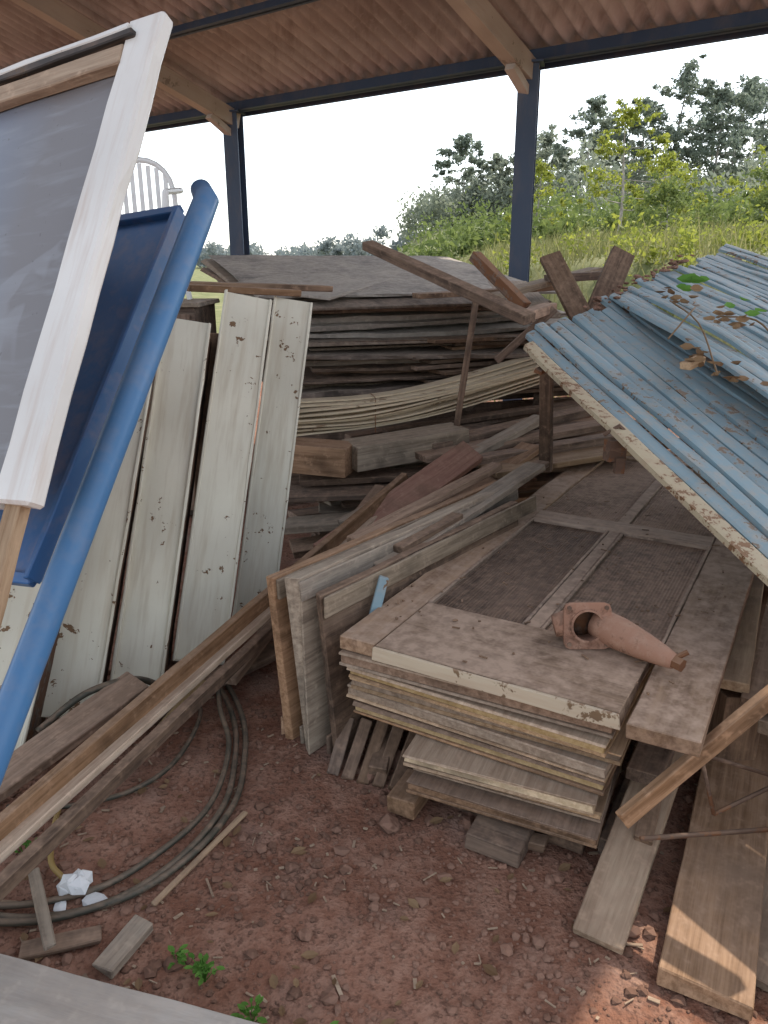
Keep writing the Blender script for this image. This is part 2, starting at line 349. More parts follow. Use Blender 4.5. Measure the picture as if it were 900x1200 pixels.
def tree(name,x,y,ztop,cr,mat,leafn=2600,lsize=.22,base=.45,nl=13,flat=.6,clr=.30,trunk=None):
    z0=float(gh(np.array(x),np.array(y)))-.1; H=ztop-z0; par=group(name); mb=MB()
    tr=trunk or H*.016; lean=random.uniform(-.05,.05)*H
    P=[V((x+lean*t*t+.02*H*math.sin(t*5+x),y+.02*H*math.sin(t*4),z0+H*.93*t)) for t in [i/9 for i in range(10)]]
    mb.tube(P,[tr*(1-.85*i/9) for i in range(10)],7)
    cl=[]
    for i in range(nl):
        t=base+(1-base)*(i+.5)/nl*.98; a=i*2.4+random.random(); k=t*9; j=min(8,int(k)); o=P[j].lerp(P[j+1],k-j)
        prof=math.sin(min(1,(t-base)/(1-base)*.9+.18)*math.pi)**.7
        L=cr*prof*random.uniform(.5,1.15); end=o+V((math.cos(a)*L,math.sin(a)*L,H*random.uniform(.02,.09)))
        mid=o.lerp(end,.5)+V((0,0,-.1*L)); mb.tube([o,mid,end],[tr*.35*(1.2-t),tr*.25*(1.2-t),tr*.1],5)
        r=cr*clr*random.uniform(.7,1.25); cl.append(clump(end,r,leafn//nl//2,flat))
        for q in range(3):
            off=V((random.gauss(0,1),random.gauss(0,1),random.gauss(0,.6)))*r*1.0; cl.append(clump(end+off,r*random.uniform(.35,.65),leafn//nl//6,flat))
    cl.append(clump(P[-1],cr*clr,leafn//nl,1.))
    mb.obj("trunk_and_limbs",M_BARK,par,True)
    fast_quads("foliage",leafquads(np.concatenate(cl),lsize),mat,par)
tree("eucalyptus_tree",9.6,98,15.2,3.8,L_EUC_HAZE,3400,.25,.5,14,clr=.25)
tree("eucalyptus_tree",27.6,79,18.6,4.2,L_EUC_HAZE,4200,.22,.45,20,clr=.24)
tree("eucalyptus_tree",33.5,80,17.6,4.6,L_EUC_HAZE,4600,.22,.4,20,clr=.24)
tree("eucalyptus_tree",30.3,77,16.4,4.0,L_EUC_HAZE,4000,.22,.3,18,clr=.27)
tree("eucalyptus_tree",24.2,80,16.2,3.4,L_EUC_HAZE,3600,.22,.35,17,clr=.26)
tree("eucalyptus_tree",20.0,82,16.6,3.2,L_EUC_HAZE,3600,.22,.35,17,clr=.26)
tree("eucalyptus_tree",22.0,85,15.0,3.4,L_FAR_HAZE,3400,.24,.25,17,clr=.27)
tree("eucalyptus_tree",38.0,84,18.0,4.6,L_EUC_HAZE,3800,.22,.3,18,clr=.26)
tree("eucalyptus_tree",15.6,92,14.3,3.6,L_FAR_HAZE,3200,.26,.25,14,clr=.28)
tree("eucalyptus_tree",12.8,95,13.0,3.2,L_FAR_HAZE,3000,.26,.2,14,clr=.28)
tree("eucalyptus_tree",18.6,95,15.5,3.6,L_FAR_HAZE,3200,.26,.2,14,clr=.28)
tree("eucalyptus_tree",6.6,100,8.8,2.6,L_FAR_HAZE,1800,.26,.15,13,clr=.26)
tree("eucalyptus_tree",11.0,99,10.0,3.4,L_FAR_HAZE,2400,.26,.15,13,clr=.3)
tree("broadleaf_sapling",6.3,22.0,5.4,1.2,L_YEL,2200,.065,.25,15,clr=.24)
tree("broadleaf_sapling",4.7,25.5,4.5,1.1,L_YEL,1500,.065,.25,14,clr=.24)
tree("broadleaf_sapling",8.3,24.5,4.6,1.4,L_YEL,2000,.07,.15,15,clr=.26)
tree("bush",8.6,17.4,3.9,1.0,L_BUSH,2600,.06,.1,14,clr=.36)
tree("bush",9.8,19.5,4.1,1.2,L_YEL,2400,.065,.1,14,clr=.36)
tree("bush",6.9,20.0,3.3,.95,L_BUSH,2200,.06,.1,12,clr=.36)
cl=[]
for i in range(290):
    x=random.uniform(3,62); y=random.uniform(62,104) if x>16 else random.uniform(88,108); z0=float(gh(np.array(x),np.array(y))); h=random.uniform(2.,10.0 if x>14 else 7.)
    cl.append(clump((x,y,z0+h*.5),1.8*random.uniform(.6,1.4),150,random.uniform(.8,1.7)))
fast_quads("distant_woodland",leafquads(np.concatenate(cl),.30),L_FAR_HAZE)
cl=[]
for i in range(150):
    y=random.uniform(22,46); x=random.uniform(.02,.44)*y+random.uniform(-.5,.5); z0=float(gh(np.array(x),np.array(y))); r=random.uniform(.25,1.1)*(y/34)
    cl.append(clump((x,y,z0+r*.7),r,130,random.uniform(.7,1.6)))
fast_quads("hedge_shrubs",leafquads(np.concatenate(cl),.11),L_BUSH)
cl=[]
for i in range(120):
    d=random.uniform(2.5,9); e=random.uniform(2.0,14); x=C0.x+.604*d+.796*e; y=C0.y+.796*d-.604*e; z0=float(gh(np.array(x),np.array(y))); r=random.uniform(.10,.38)
    cl.append(clump((x,y,z0+r*.7),r,100,random.uniform(.8,1.6)))
fast_quads("tall_weeds",leafquads(np.concatenate(cl),.045),L_YEL)
cl=[]
for i in range(560):
    a=random.uniform(-.6,.55); D=random.uniform(200,290); x=D*math.sin(a); y=D*math.cos(a); h=4+8*max(0,noise.noise(V((a*4,0,4)))+.3)+7*max(0,min(1,(a+.12)*5))
    cl.append(clump((x,y,h*random.uniform(.2,.85)),random.uniform(1.5,4.),100,.8))
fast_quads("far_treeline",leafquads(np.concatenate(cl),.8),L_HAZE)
n=26000; d0=rng.uniform(.2,16,size=n)**1.0; e0=rng.uniform(-2,17,size=n)
gx=C0.x+.604*d0+.796*e0; gy=C0.y+.796*d0-.604*e0; g0=gh(gx,gy); hgt=rng.uniform(.08,.42,size=n)*(1+.9*(rng.random(n)<.08)); an=rng.uniform(0,6.28,size=n); w=rng.uniform(.006,.014,size=n)
bx=np.stack([np.cos(an)*w,np.sin(an)*w,0*w],1); c=np.stack([gx,gy,g0-.02],1); ln=np.stack([rng.normal(0,.35,n)*hgt,rng.normal(0,.35,n)*hgt,hgt],1)
fast_quads("grass",np.stack([c-bx,c+bx,c+ln*.6+bx*.6,c+ln],1).reshape(-1,3),L_GRASS)
# ---------------------------------------------------------------- framed panel (left)
fp=group("framed_display_panel")
TR=V((-.575,2.17,2.15)); BR=V((-.765,1.545,1.135)); eL=V((-.48,.27,-.03)).normalized(); bar=(BR-TR).normalized(); nrm=bar.cross(eL).normalized()
if nrm.y>0: nrm=-nrm
eL=(eL-bar*eL.dot(bar)).normalized()
o=plank("white_edge_bar",TR-bar*.02,BR+bar*.02,.115,.045,M_FRAME,up=nrm,par=fp,jit=.0065,bev=.008)
L=(BR-TR).length
slab("sheet",TR+bar*.09-nrm*.005,bar*(L-.09),eL*1.3,.012,M_PAN,fp,jit=.0)
plank("top_wood_rail",TR+bar*.085+nrm*.012+eL*.05,TR+bar*.085+eL*1.3+nrm*.012,.06,.03,W_TAN,up=nrm,par=fp)
plank("rubber_edging",TR+bar*.035+nrm*.02+eL*.02,TR+bar*.035+eL*1.3+nrm*.02,.022,.03,M_BLACK,up=nrm,par=fp,jit=.006)
plank("vinyl_fold",TR+bar*.012+nrm*.02+eL*.04,TR+bar*.02+eL*1.3+nrm*.02,.018,.03,M_FRAME,up=nrm,par=fp,jit=.006)
plank("bottom_rail",BR+eL*.05,BR+eL*1.3,.06,.035,M_FRAME,up=nrm,par=fp)
plank("wood_leg",(-.765,1.56,1.14),(-.98,.9,.0),.05,.03,W_TAN,up=nrm,par=fp)
plank("rear_prop",(-1.2,2.5,1.98),(-1.75,3.6,.0),.07,.04,W_BROWN,par=fp)
# ---------------------------------------------------------------- blue metal table
bt=group("folded_blue_metal_table")
P2=V((-.60,2.45,1.74)); P3=V((-.85,1.73,.86)); sd=(P3-P2).normalized(); el=V((-.80,.36,-.1)); el=(el-sd*el.dot(sd)).normalized(); bn=sd.cross(el).normalized()
if bn.y>0: bn=-bn
slab("table_top",P2,P3-P2,el*.55,.02,M_BLUE,bt,jit=.001)
plank("edge_lip",P2+bn*.012,P3+bn*.012,.018,.045,M_BLUE,up=bn,par=bt)
plank("end_lip",P3+bn*.006,P3+el*.55+bn*.006,.03,.03,M_BLUE,up=bn,par=bt)
plank("head_lip",P2+bn*.006,P2+el*.55+bn*.006,.03,.03,M_BLUE,up=bn,par=bt)
A=V((-.50,2.37,1.79)); B=V((-1.02,1.08,.05))
tp=[A+V((-.03,.03,.012)),A+(B-A)*.012]+[A.lerp(B,t) for t in (.05,.2,.4,.6,.8,1)]
o=tube_obj("leg_tube",tp,[.030,.036]+[.037]*6,M_TUBE,bt,20)
# ---------------------------------------------------------------- cream enamel trays
for top,bot,w,wa in (((-.82,3.30,1.37),(-.95,2.58,.04),.19,.20),((-.60,3.53,1.46),(-.76,2.80,.04),.205,.30),((-.43,3.78,1.43),(-.60,3.18,.04),.18,.16),((-.97,2.98,1.28),(-1.14,2.40,.04),.195,.27),((-1.12,2.72,1.05),(-1.29,2.12,.04),.19,.24)):
    wv=V((.97,wa,0)); t=group("enamel_metal_tray"); top=V(top);bot=V(bot); X=(top-bot).normalized(); Wd=(wv-X*wv.dot(X)).normalized(); Nn=X.cross(Wd); Nn=Nn if Nn.y<0 else -Nn
    plank("face",bot,top,w,.012,M_TRAY,up=Nn,par=t,jit=.005,bev=.004,warp=random.uniform(-.008,.01))
    for sg in (-1,1):
        plank("lip",bot+Wd*sg*(w/2-.004)+Nn*.008,top+Wd*sg*(w/2-.004)+Nn*.008,.012,.02,M_TRAY,up=Nn,par=t,jit=.003)
        plank("side",bot+Wd*sg*(w/2-.012)-Nn*.15,top+Wd*sg*(w/2-.012)-Nn*.15,.014,.26,M_TRAYIN,up=Nn,par=t,jit=.003)
    plank("back",bot-Nn*.28,top-Nn*.28,w-.03,.014,W_DARK,up=Nn,par=t)
    plank("end_board",top-Nn*.012-X*.02,top-Nn*.27-X*.02,w-.01,.03,W_BROWN,up=X,par=t)
    plank("bottom_cap",bot+Nn*.002+X*.015,bot-Nn*.05+X*.015,w+.004,.03,M_TRAY,up=X,par=t)
plank("wood_plank",(-.90,3.66,1.49),(-.42,3.86,1.46),.16,.03,W_BROWN)
plank("wood_plank",(-1.0,3.9,1.50),(-.3,4.2,1.47),.2,.03,W_DARK)
plank("wood_plank",(-.75,3.50,1.30),(-.85,3.35,.3),.10,.03,W_DARK,up=(0,-1,0))
cb=group("old_wooden_cabinet")
m=MB(); m.box((-1.55,5.1,.68),(.8,0,0),(0,.6,0),(0,0,1.32)); m.obj("carcass",W_DARK,cb)
for i in range(2): plank("door_%d"%i,(-1.74+i*.38,4.79,.06),(-1.74+i*.38,4.79,1.30),.36,.02,W_BROWN,up=(0,-1,0),par=cb)
plank("top_board",(-1.98,5.1,1.355),(-1.12,5.1,1.355),.64,.025,W_GREY,par=cb)
ch=group("white_plastic_chair")
cx,cy,cz=-1.53,5.0,1.37
m=MB()
m.box((cx,cy,cz+.42),(.44,0,0),(0,.42,0),(0,0,.02))
for sx in (-1,1):
    for sy in (-1,1):
        m.tube([(cx+sx*.25,cy+sy*.25,cz),(cx+sx*.19,cy+sy*.19,cz+.42)],[.018,.03],8)
    m.tube([(cx+sx*.24,cy-.2,cz+.40),(cx+sx*.26,cy-.18,cz+.62),(cx+sx*.25,cy+.22,cz+.66)],[.018,.02,.018],8)
def bk(a): return V((cx+.21*math.cos(a)*1.0,cy+.24,cz+.50+.34*math.sin(a)**.6 if math.sin(a)>0 else cz+.50))
m.tube([(cx-.2,cy+.2,cz+.42)]+[bk(math.pi-math.pi*i/12) for i in range(13)]+[(cx+.2,cy+.2,cz+.42)],.017,8)
for i in range(-3,4):
    xx=i*.052; m.box((cx+xx,cy+.235,cz+.42+(.40-abs(i)*.012)/2),(.026,0,0),(0,.008,0),(0,0,.40-abs(i)*.015))
m.obj("body",M_PLAST,ch,False)
# ---------------------------------------------------------------- big sheet stack
st=group("stacked_board_sheets")
z=1.40
for i in range(17):
    th=random.choice((.018,.022,.03,.038)); a=math.radians(random.uniform(-9,8)); R=Matrix.Rotation(a,3,'Z')
    tilt=.10 if i<6 else .05
    ox=-.70+random.uniform(-.14,.16)+(.10 if i>5 else 0); oy=5.03+random.uniform(-.13,.12)
    ex=R@V((1.95+random.uniform(-.3,.15),.74,random.uniform(-.05,.04))); ey=R@V((.95,2.5,0)); ey=ey-ex*(ey.dot(ex)/ex.length_squared); ey.z=2.6*tilt
    if i==0: ox,oy,ex=-.80,5.03,V((2.05,.78,0))
    slab("sheet_%d"%i,(ox,oy,z),ex,ey,th,random.choice((W_SHEETB,W_SHEETB,W_DARK,W_DARK,W_GREY,W_SHEET)) if i else W_SHEET,st,jit=.014,warp=random.uniform(-.03,.02) if i else 0,endj=.03)
    z-=th+random.uniform(.006,.024)
ZB=z
slab("loose_end_sheet",(-1.08,5.25,1.455),(.75,-.22,-.06),(.9,2.3,.2),.02,W_SHEET,st,jit=.006)
for i in range(4):
    x=-.55+.56*i; plank("timber_block",(x,5.2+.3*x,ZB-.06),(x+.5,7.0,ZB-.02),.10,.09,W_DARK)
for i in range(12):
    zz=.72+.035*i; plank("wood_plank",(random.uniform(.1,.5),5.3+random.uniform(-.1,.2),zz),(random.uniform(1.7,2.2),5.9+random.uniform(-.1,.3),zz+random.uniform(-.02,.04)),random.uniform(.2,.4),.025,random.choice((W_DARK,W_SHEETB)))
for i,(z0,wd) in enumerate(((.16,.3),(.47,.3),(.74,.22))):
    plank("wood_plank",(-.8,5.02+.04*i,z0),(1.9,6.0+.04*i,z0),wd,.04,W_DARK,up=(.3,-1,0))
# PVC bundle
pv=group("pvc_ceiling_strips")
base=catmull([(-.56,4.22,.665),(-.05,4.42,.68),(.48,4.75,.74),(1.30,5.36,.87)],6)
for i in range(21):
    lay=i%7; colm=i//7
    dz=lay*.020+random.uniform(-.006,.006); m=MB(); vs=[];fs=[]
    st0=random.uniform(-.09,.04); yo=random.uniform(-.02,.015)
    for j,p in enumerate(base):
        a=j/(len(base)-1); T=(base[min(j+1,len(base)-1)]-base[max(j-1,0)]).normalized(); Y=V((-T.y,T.x,0)).normalized()
        q=p+T*st0+Y*(colm*.055+yo)+V((0,0,dz+colm*.010+.008*math.sin(a*6+i)+ .012*lay*(1-a)*.3))
        for oy,oz in ((0,-.004),(.1,-.004),(.1,.006),(0,.006)): vs.append(q+Y*oy+V((0,0,oz)))
    for j in range(len(base)-1):
        b=j*4
        for k in range(4): fs.append((b+k,b+(k+1)%4,b+4+(k+1)%4,b+4+k))
    fs.append((3,2,1,0)); b=len(vs)-4; fs.append((b,b+1,b+2,b+3)); m.add(vs,fs); m.obj("strip_%d"%i,M_PVC,pv)
m=MB(); p=base[6]; m.tube([p+V((0,-.025,-.02)),p+V((0,-.03,.06)),p+V((0,.04,.17)),p+V((-.03,.2,.17))],.003,5); m.obj("tie_wire",M_RUST,pv)
# scrap timber pile beneath
pile=group("scrap_timber_pile")
mats=(W_DARK,W_DARK,W_BROWN,W_GREY,W_DARK)
for i in range(70):
    zz=.05+.56*(i/70); x=random.uniform(-.55,.5); y=4.15+random.uniform(0,.5)+.35*(x+.5); a=random.uniform(.0,.75); L=random.uniform(.8,1.9)
    d=V((math.cos(a),math.sin(a),random.uniform(-.05,.07)))
    p0=V((x,y,zz)); plank("scrap_%d"%i,p0,p0+d*L,random.uniform(.08,.22),random.uniform(.02,.05),random.choice(mats),par=pile,warp=random.uniform(-.01,.01))
for i,(a,b,w,t,mt) in enumerate((((-.57,4.20,.58),(-.18,4.10,.57),.2,.16,W_BROWN),((-.19,4.15,.58),(.45,4.45,.62),.22,.14,W_GREY),((.25,4.28,.60),(1.35,5.0,.68),.12,.05,W_DARK),((.20,4.15,.57),(1.40,4.75,.64),.14,.04,W_BROWN),((.35,4.05,.55),(1.5,4.6,.60),.10,.05,W_DARK),((.55,4.0,.53),(1.5,4.45,.56),.2,.03,W_TAN),((-.57,4.08,.38),(.1,4.10,.40),.25,.03,W_DARK),((-.55,4.0,.22),(.0,3.9,.30),.2,.04,W_GREY),((-.5,3.9,.12),(.3,4.1,.2),.2,.04,W_DARK))):
    plank("beam_%d"%i,a,b,w,t,mt,par=pile)
# long diagonal boards
plank("long_wood_board",(-1.50,.62,.055),(.11,3.86,.53),.032,.065,W_BROWN)
plank("long_wood_board",(-1.47,.60,.03),(.05,3.72,.46),.05,.028,W_TAN)
plank("long_wood_board",(-1.36,.60,.03),(.02,3.60,.40),.035,.045,W_DARK)
plank("wood_plank",(-.60,2.62,.06),(-.02,4.0,.44),.06,.035,W_BROWN)
plank("red_wood_plank",(-.27,3.25,.33),(.48,4.08,.62),.15,.05,W_RED,up=(0,-.9,1))
plank("wood_plank",(-.42,3.05,.18),(.2,3.9,.36),.12,.03,W_RED,up=(0,-.5,1))
plank("wood_plank",(-.2,3.55,.38),(.95,4.62,.70),.09,.04,W_GREY)
plank("wood_plank",(-.1,3.3,.25),(.85,4.3,.6),.15,.03,W_BROWN)
plank("wood_plank",(-.48,3.0,.05),(.1,3.7,.12),.16,.04,W_DARK)
plank("wood_plank",(-.95,2.35,.03),(-.45,2.9,.05),.10,.03,W_DARK)
plank("wood_plank",(-.80,2.30,.02),(-.70,2.62,.06),.05,.02,W_YEL)
plank("wood_plank",(-1.35,1.75,.03),(-.85,2.35,.22),.14,.03,W_BROWN)
# ---------------------------------------------------------------- doors standing on edge
for i,(b,t,th,mt) in enumerate((((-.34,2.32,.0),(-.185,2.57,.62),.035,W_BROWN),((-.26,2.26,.0),(-.10,2.52,.64),.045,W_GREY),((-.17,2.21,.0),(-.03,2.46,.60),.035,W_DARK))):
    g=group("wooden_door_on_edge"); b=V(b);t=V(t); Ld=V((.80,1.0,.01)).normalized(); u=(t-b); u=u-Ld*u.dot(Ld); nn=Ld.cross(u).normalized()
    c=b+u/2
    plank("leaf",c,c+Ld*(1.45-.1*i),u.length,th,mt,up=nn,par=g,jit=.006,endj=.02)
    plank("top_stile",b+u*.93+nn*(th/2+.006),b+u*.93+nn*(th/2+.006)+Ld*1.4,.07,.012,W_GREY,up=nn,par=g)
    plank("bottom_stile",b+u*.08-nn*(th/2+.006),b+u*.08-nn*(th/2+.006)+Ld*1.3,.07,.012,mt,up=nn,par=g)
plank("blue_painted_batten",(-.065,2.30,.36),(.0,2.40,.59),.035,.02,M_GATE,up=(0,-1,0))
plank("wood_plank",(-.02,2.52,.57),(.74,3.62,.66),.10,.03,W_GREY)
plank("wood_plank",(.10,2.75,.58),(.80,3.75,.64),.07,.03,W_DARK)
plank("wood_plank",(-.12,2.72,.60),(.55,3.62,.66),.06,.03,W_BROWN)
plank("wood_plank",(.05,2.62,.60),(.30,2.95,.62),.05,.04,W_DARK)
for i in range(5):
    plank("wood_offcut",(-.17+.05*i,2.13-.02*i,.0),(-.12+.06*i,2.28,.10+.02*random.random()),.04,.03,W_DARK,up=(0,-1,.4))
# ---------------------------------------------------------------- main door stack
O=V((-.14,2.145,.5)); ex=V((.866,-.499,0)).normalized(); ey=V((.499,.866,0)).normalized()
def D(x,y,z=.5): return V((O.x,O.y,0))+ex*x+ey*y+V((0,0,z))
td=group("panelled_wooden_door")
def part(nm,x0,x1,y0,y1,z,t,mt,**k):
    return slab(nm,D(x0,y0,z),ex*(x1-x0),ey*(y1-y0),t,mt,td,**k)
DL=2.95
part("left_stile",0,.125,.002,DL,.500,.045,W_DOOR)
part("front_rail",.128,.865,0,.36,.502,.045,W_DOOR)
part("front_edge_strip",.128,.865,-.012,-.001,.500,.045,W_CREAM)
part("right_stile",.885,1.062,-.03,DL-.1,.497,.045,W_DOOR)
part("mullion",.475,.525,.362,DL-.2,.500,.04,W_DOOR)
part("middle_rail",.128,.883,1.40,1.53,.504,.04,W_DOOR)
part("back_rail",.128,.883,DL-.2,DL,.500,.045,W_DOOR)
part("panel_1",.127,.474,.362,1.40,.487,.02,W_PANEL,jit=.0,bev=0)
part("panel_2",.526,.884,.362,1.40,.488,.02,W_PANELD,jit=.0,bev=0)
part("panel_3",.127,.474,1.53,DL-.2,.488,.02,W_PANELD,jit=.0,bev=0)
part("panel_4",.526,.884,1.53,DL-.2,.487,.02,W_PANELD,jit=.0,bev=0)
for x0,x1,y0,y1 in ((.127,.474,.362,1.40),(.526,.884,.362,1.40)):
    part("bead",x0,x0+.012,y0,y1,.503,.018,W_DOOR); part("bead",x1-.012,x1,y0,y1,.503,.018,W_DOOR)
mb=MB()
for i in range(110):
    x=random.uniform(.02,1.0); y=random.uniform(.02,1.9); a=random.random()*6.28; Lc=random.uniform(.006,.03); d=V((math.cos(a),math.sin(a),0))
    if random.random()<.5: blob(mb,D(x,y,.506),random.uniform(.003,.008),.6)
    else: mb.box(D(x,y,.507),d*Lc,V((-d.y,d.x,0))*.006,V((0,0,.003)))
mb.obj("dirt_crumbs",W_DARK)
z=.452
specs=[]
for i in range(5): specs.append((random.uniform(-.015,.045),random.uniform(-.03,.03),random.uniform(.79,.88),random.uniform(2.1,2.4),random.uniform(-2,2),random.choice((.036,.040,.044))))
for i in range(3): specs.append((.27+random.uniform(-.02,.03),-.07+random.uniform(-.02,.03),.56,2.0,5+random.uniform(-2,2),.036))
for i,(x,y,w,l,a,th) in enumerate(specs):
    g=group("wooden_door"); R=Matrix.Rotation(math.radians(a),3,'Z'); X=R@ex; Y=R@ey; o=D(x,y,z)
    mt=random.choice((W_TAN,W_BROWN,W_BROWN,W_TAN)); k=dict(jit=.006,bev=.0015)
    slab("top_skin",o,X*w,Y*l,.008,mt,g,**k)
    slab("core",o+X*.004+Y*.004-V((0,0,.0084)),X*(w-.008),Y*(l-.01),th-.0168,random.choice((W_TAN,W_BROWN,W_BROWN,W_YEL)),g,**k)
    slab("bottom_skin",o-V((0,0,th-.008)),X*w,Y*l,.008,mt,g,**k)
    z-=th+random.uniform(.003,.012)
ZS=z
for (x,y,w,l) in ((.30,.02,.5,.1),(.15,.6,.6,.1),(.3,1.5,.5,.1)):
    slab("support_block",D(x,y,ZS-.002),ex*w,ey*l,max(.03,ZS-.006),W_DARK)
slab("support_block",D(.5,-.12,.06),ex*.16,ey*.14,.055,W_DARK)
plank("wood_block",(.05,1.93,.035),(.12,2.06,.04),.09,.06,W_BROWN)
plank("wood_block",(-.02,2.10,.03),(.02,2.3,.05),.06,.05,W_DARK)
for i,(a,b,w,t,mt) in enumerate((((.66,1.72,.05),(1.5,3.2,.08),.14,.05,W_DARK),((.74,1.85,.2),(1.6,3.3,.22),.10,.04,W_DARK),((.70,1.70,.10),(1.3,2.9,.3),.05,.05,W_DARK))):
    plank("wood_plank",a,b,w,t,mt)
plank("wood_plank",(1.03,2.02,.40),(1.66,3.22,.43),.11,.035,W_TAN)
plank("wood_plank",(1.10,1.95,.37),(1.78,3.10,.40),.12,.035,W_BROWN)
plank("wood_plank",(1.16,1.92,.30),(1.86,3.0,.34),.14,.05,W_TAN)
plank("support_block",(1.1,2.1,.0),(1.1,2.1,.34),.12,.12,W_DARK)
plank("support_block",(1.6,2.95,.0),(1.6,2.95,.36),.12,.12,W_DARK)
# lower right planks
plank("wood_plank",(.52,1.46,.02),(1.05,2.31,.26),.125,.03,W_TAN)
plank("wood_plank",(.72,1.31,.03),(1.30,2.40,.14),.20,.035,W_BROWN,endj=.02)
plank("wood_plank",(.86,1.35,.02),(1.6,2.30,.08),.16,.03,W_TAN)
plank("wood_plank",(.62,1.655,.22),(1.32,1.78,.84),.045,.03,W_BROWN,up=(0,-1,0))
rb=group("rusty_angle_bracket")
m=MB(); a=V((.84,1.74,.36));b=V((.88,1.70,.20));c=V((1.12,1.82,.22)); d=V((1.10,1.86,.36))
m.tube([a,c],.006,6); m.tube([b,c+V((.05,.02,0))],.006,6); m.tube([a,b],.006,6); m.tube([V((.66,1.62,.19)),V((1.05,1.68,.17))],.007,6); m.obj("rods",M_RUST,rb,True)
# ---------------------------------------------------------------- cast pump elbow
pu=group("cast_iron_pump_elbow")
c=V((.605,2.07,.572)); f=V((-.02,-.97,.24)).normalized(); X,Y,Z=basis(V((1,.05,0)),V((0,0,1)))
X=(X-f*X.dot(f)).normalized(); Z=X.cross(f); Z=Z if Z.z>0 else -Z
def ring(mb,c,ax,A,B,ro,ri,t,n=24,square=False):
    vs=[];fs=[]
    for k in range(n):
        an=2*math.pi*k/n; dx,dz=math.cos(an),math.sin(an); so=1
        if square:
            mm=(abs(dx)**8+abs(dz)**8)**(1/8); so=1/mm
        for (r,o) in ((ro*so,-t/2),(ro*so,t/2),(ri,t/2),(ri,-t/2)): vs.append(c+A*dx*r+B*dz*r+ax*o)
    for k in range(n):
        k2=(k+1)%n
        for j in range(4): fs.append((k*4+j,k*4+(j+1)%4,k2*4+(j+1)%4,k2*4+j))
    mb.add(vs,fs)
m=MB(); ring(m,c,f,X,Z,.070,.044,.016,40,True); ring(m,c-f*.045,f,X,Z,.054,.045,.08); ring(m,c+f*.009,f,X,Z,.051,.044,.008)
m.obj("flange",M_PUMP,pu,False)
m=MB(); m.tube([c-f*.10,c-f*.08,c-f*.07],[.03,.047,.052],18); m.obj("back_cap",M_RUST,pu,True)
m=MB(); q0=c-f*.045+X*.04; dirn=(V((.81,1.91,.54))-q0); 
m.tube([q0,q0+dirn*.12,q0+dirn*.3,q0+dirn*.6,q0+dirn*.85,q0+dirn],[.044,.049,.050,.042,.031,.022],18); m.obj("taper_body",M_PUMP,pu,True)
m=MB(); e=q0+dirn; m.tube([e-dirn*.02,e+dirn*.1],.020,6); m.tube([e+V((0,0,.01)),e+V((.035,.0,.03))],.008,8); m.obj("end_nut",M_RUST,pu)
m=MB()
for sx in(-1,1):
    for sz in(-1,1): p=c+X*sx*.055+Z*sz*.055; m.tube([p,p+f*.014],.007,6)
m.obj("bolts",M_RUST,pu)
m=MB(); m.tube([c-X*.05-f*.04,c-X*.09-f*.04+V((0,0,-.01))],[.04,.034],14); m.obj("side_boss",M_PUMP,pu,True)
# ---------------------------------------------------------------- blue slatted roller gate
def slats(name,o,sv,wd,n,mat,edge=None,amp=.02,curve=0.,w=.74,bend=.014):
    g=group(name); o=V(o);sv=V(sv);wd=V(wd); nn=wd.cross(sv).normalized(); nn=nn if nn.z>0 else -nn
    stp=wd/n; prof=((0,-.8),(0,0),(w*.2,.06),(w*.5,.07),(w*.8,.06),(w,0),(w,-.8))
    for i in range(n):
        vs=[];fs=[]; M=18; st=random.uniform(-.04,.04); dz=random.uniform(-.008,.008); tw=random.uniform(-.03,.03); rl=random.uniform(-.3,.3)
        for j in range(M+1):
            a=j/M
            for (pw,ph) in prof:
                vs.append(o+stp*i+sv*(a+st*.5)+stp*pw+wd*(tw*a*.25)+nn*(ph*amp+dz+rl*amp*(pw-.35)+curve*math.sin(a*math.pi)+bend*noise.noise(V((a*4,i*.5,1)))+bend*.4*noise.noise(V((a*9,i*3.5,1)))))
        K=len(prof)
        for j in range(M):
            for k in range(K-1): fs.append((j*K+k,j*K+k+1,(j+1)*K+k+1,(j+1)*K+k))
        ob=mesh_obj("slat_%d"%i,vs,fs,edge if (edge and i in(0,)) else mat,g,False)
        so=ob.modifiers.new("s","SOLIDIFY"); so.thickness=.003
    return g,nn
G0=V((.62,3.57,1.26)); SV=V((1.12,2.0,.72))-G0
g,nn=slats("blue_roller_gate",G0,SV*2.0,(.72,.80,.18),12,M_GATE,M_GATEY,.022,w=.78,bend=.018)
for a in (.06,.55):
    plank("under_bar",G0+SV*2*a-nn*.055,G0+SV*2*a+V((.72,.80,.18))-nn*.055,.04,.02,M_RUST,up=nn,par=g)
g2,nn2=slats("blue_roller_gate",(1.20,4.20,1.43),V((.27,-1.29,-.42))*2.1,V((.77,1.0,.16))*1.7,28,M_GATE,None,.018,.10,w=.84,bend=.02)
for a in (.05,.7):
    s0=V((1.20,4.20,1.43))+V((.27,-1.29,-.42))*2.1*a+nn2*(.1*math.sin(a*math.pi)-.05)
    plank("under_bar",s0,s0+V((.77,1.0,.16))*1.7,.05,.015,M_RUST,up=nn2,par=g2)
plank("gate_prop",(1.55,3.5,.0),(1.5,3.55,1.20),.08,.08,W_DARK)
plank("gate_prop",(.86,3.95,.55),(.80,3.85,1.24),.06,.05,W_DARK)
m=MB()
for i in range(60):
    a=random.random(); p=V((1.0,3.98,1.37)).lerp(V((2.0,5.26,1.64)),a); blob(m,p+V((random.uniform(-.06,.06),random.uniform(-.06,.06),random.uniform(.0,.015))),random.uniform(.008,.028),.5)
m.obj("dirt_clods",M_STONE)
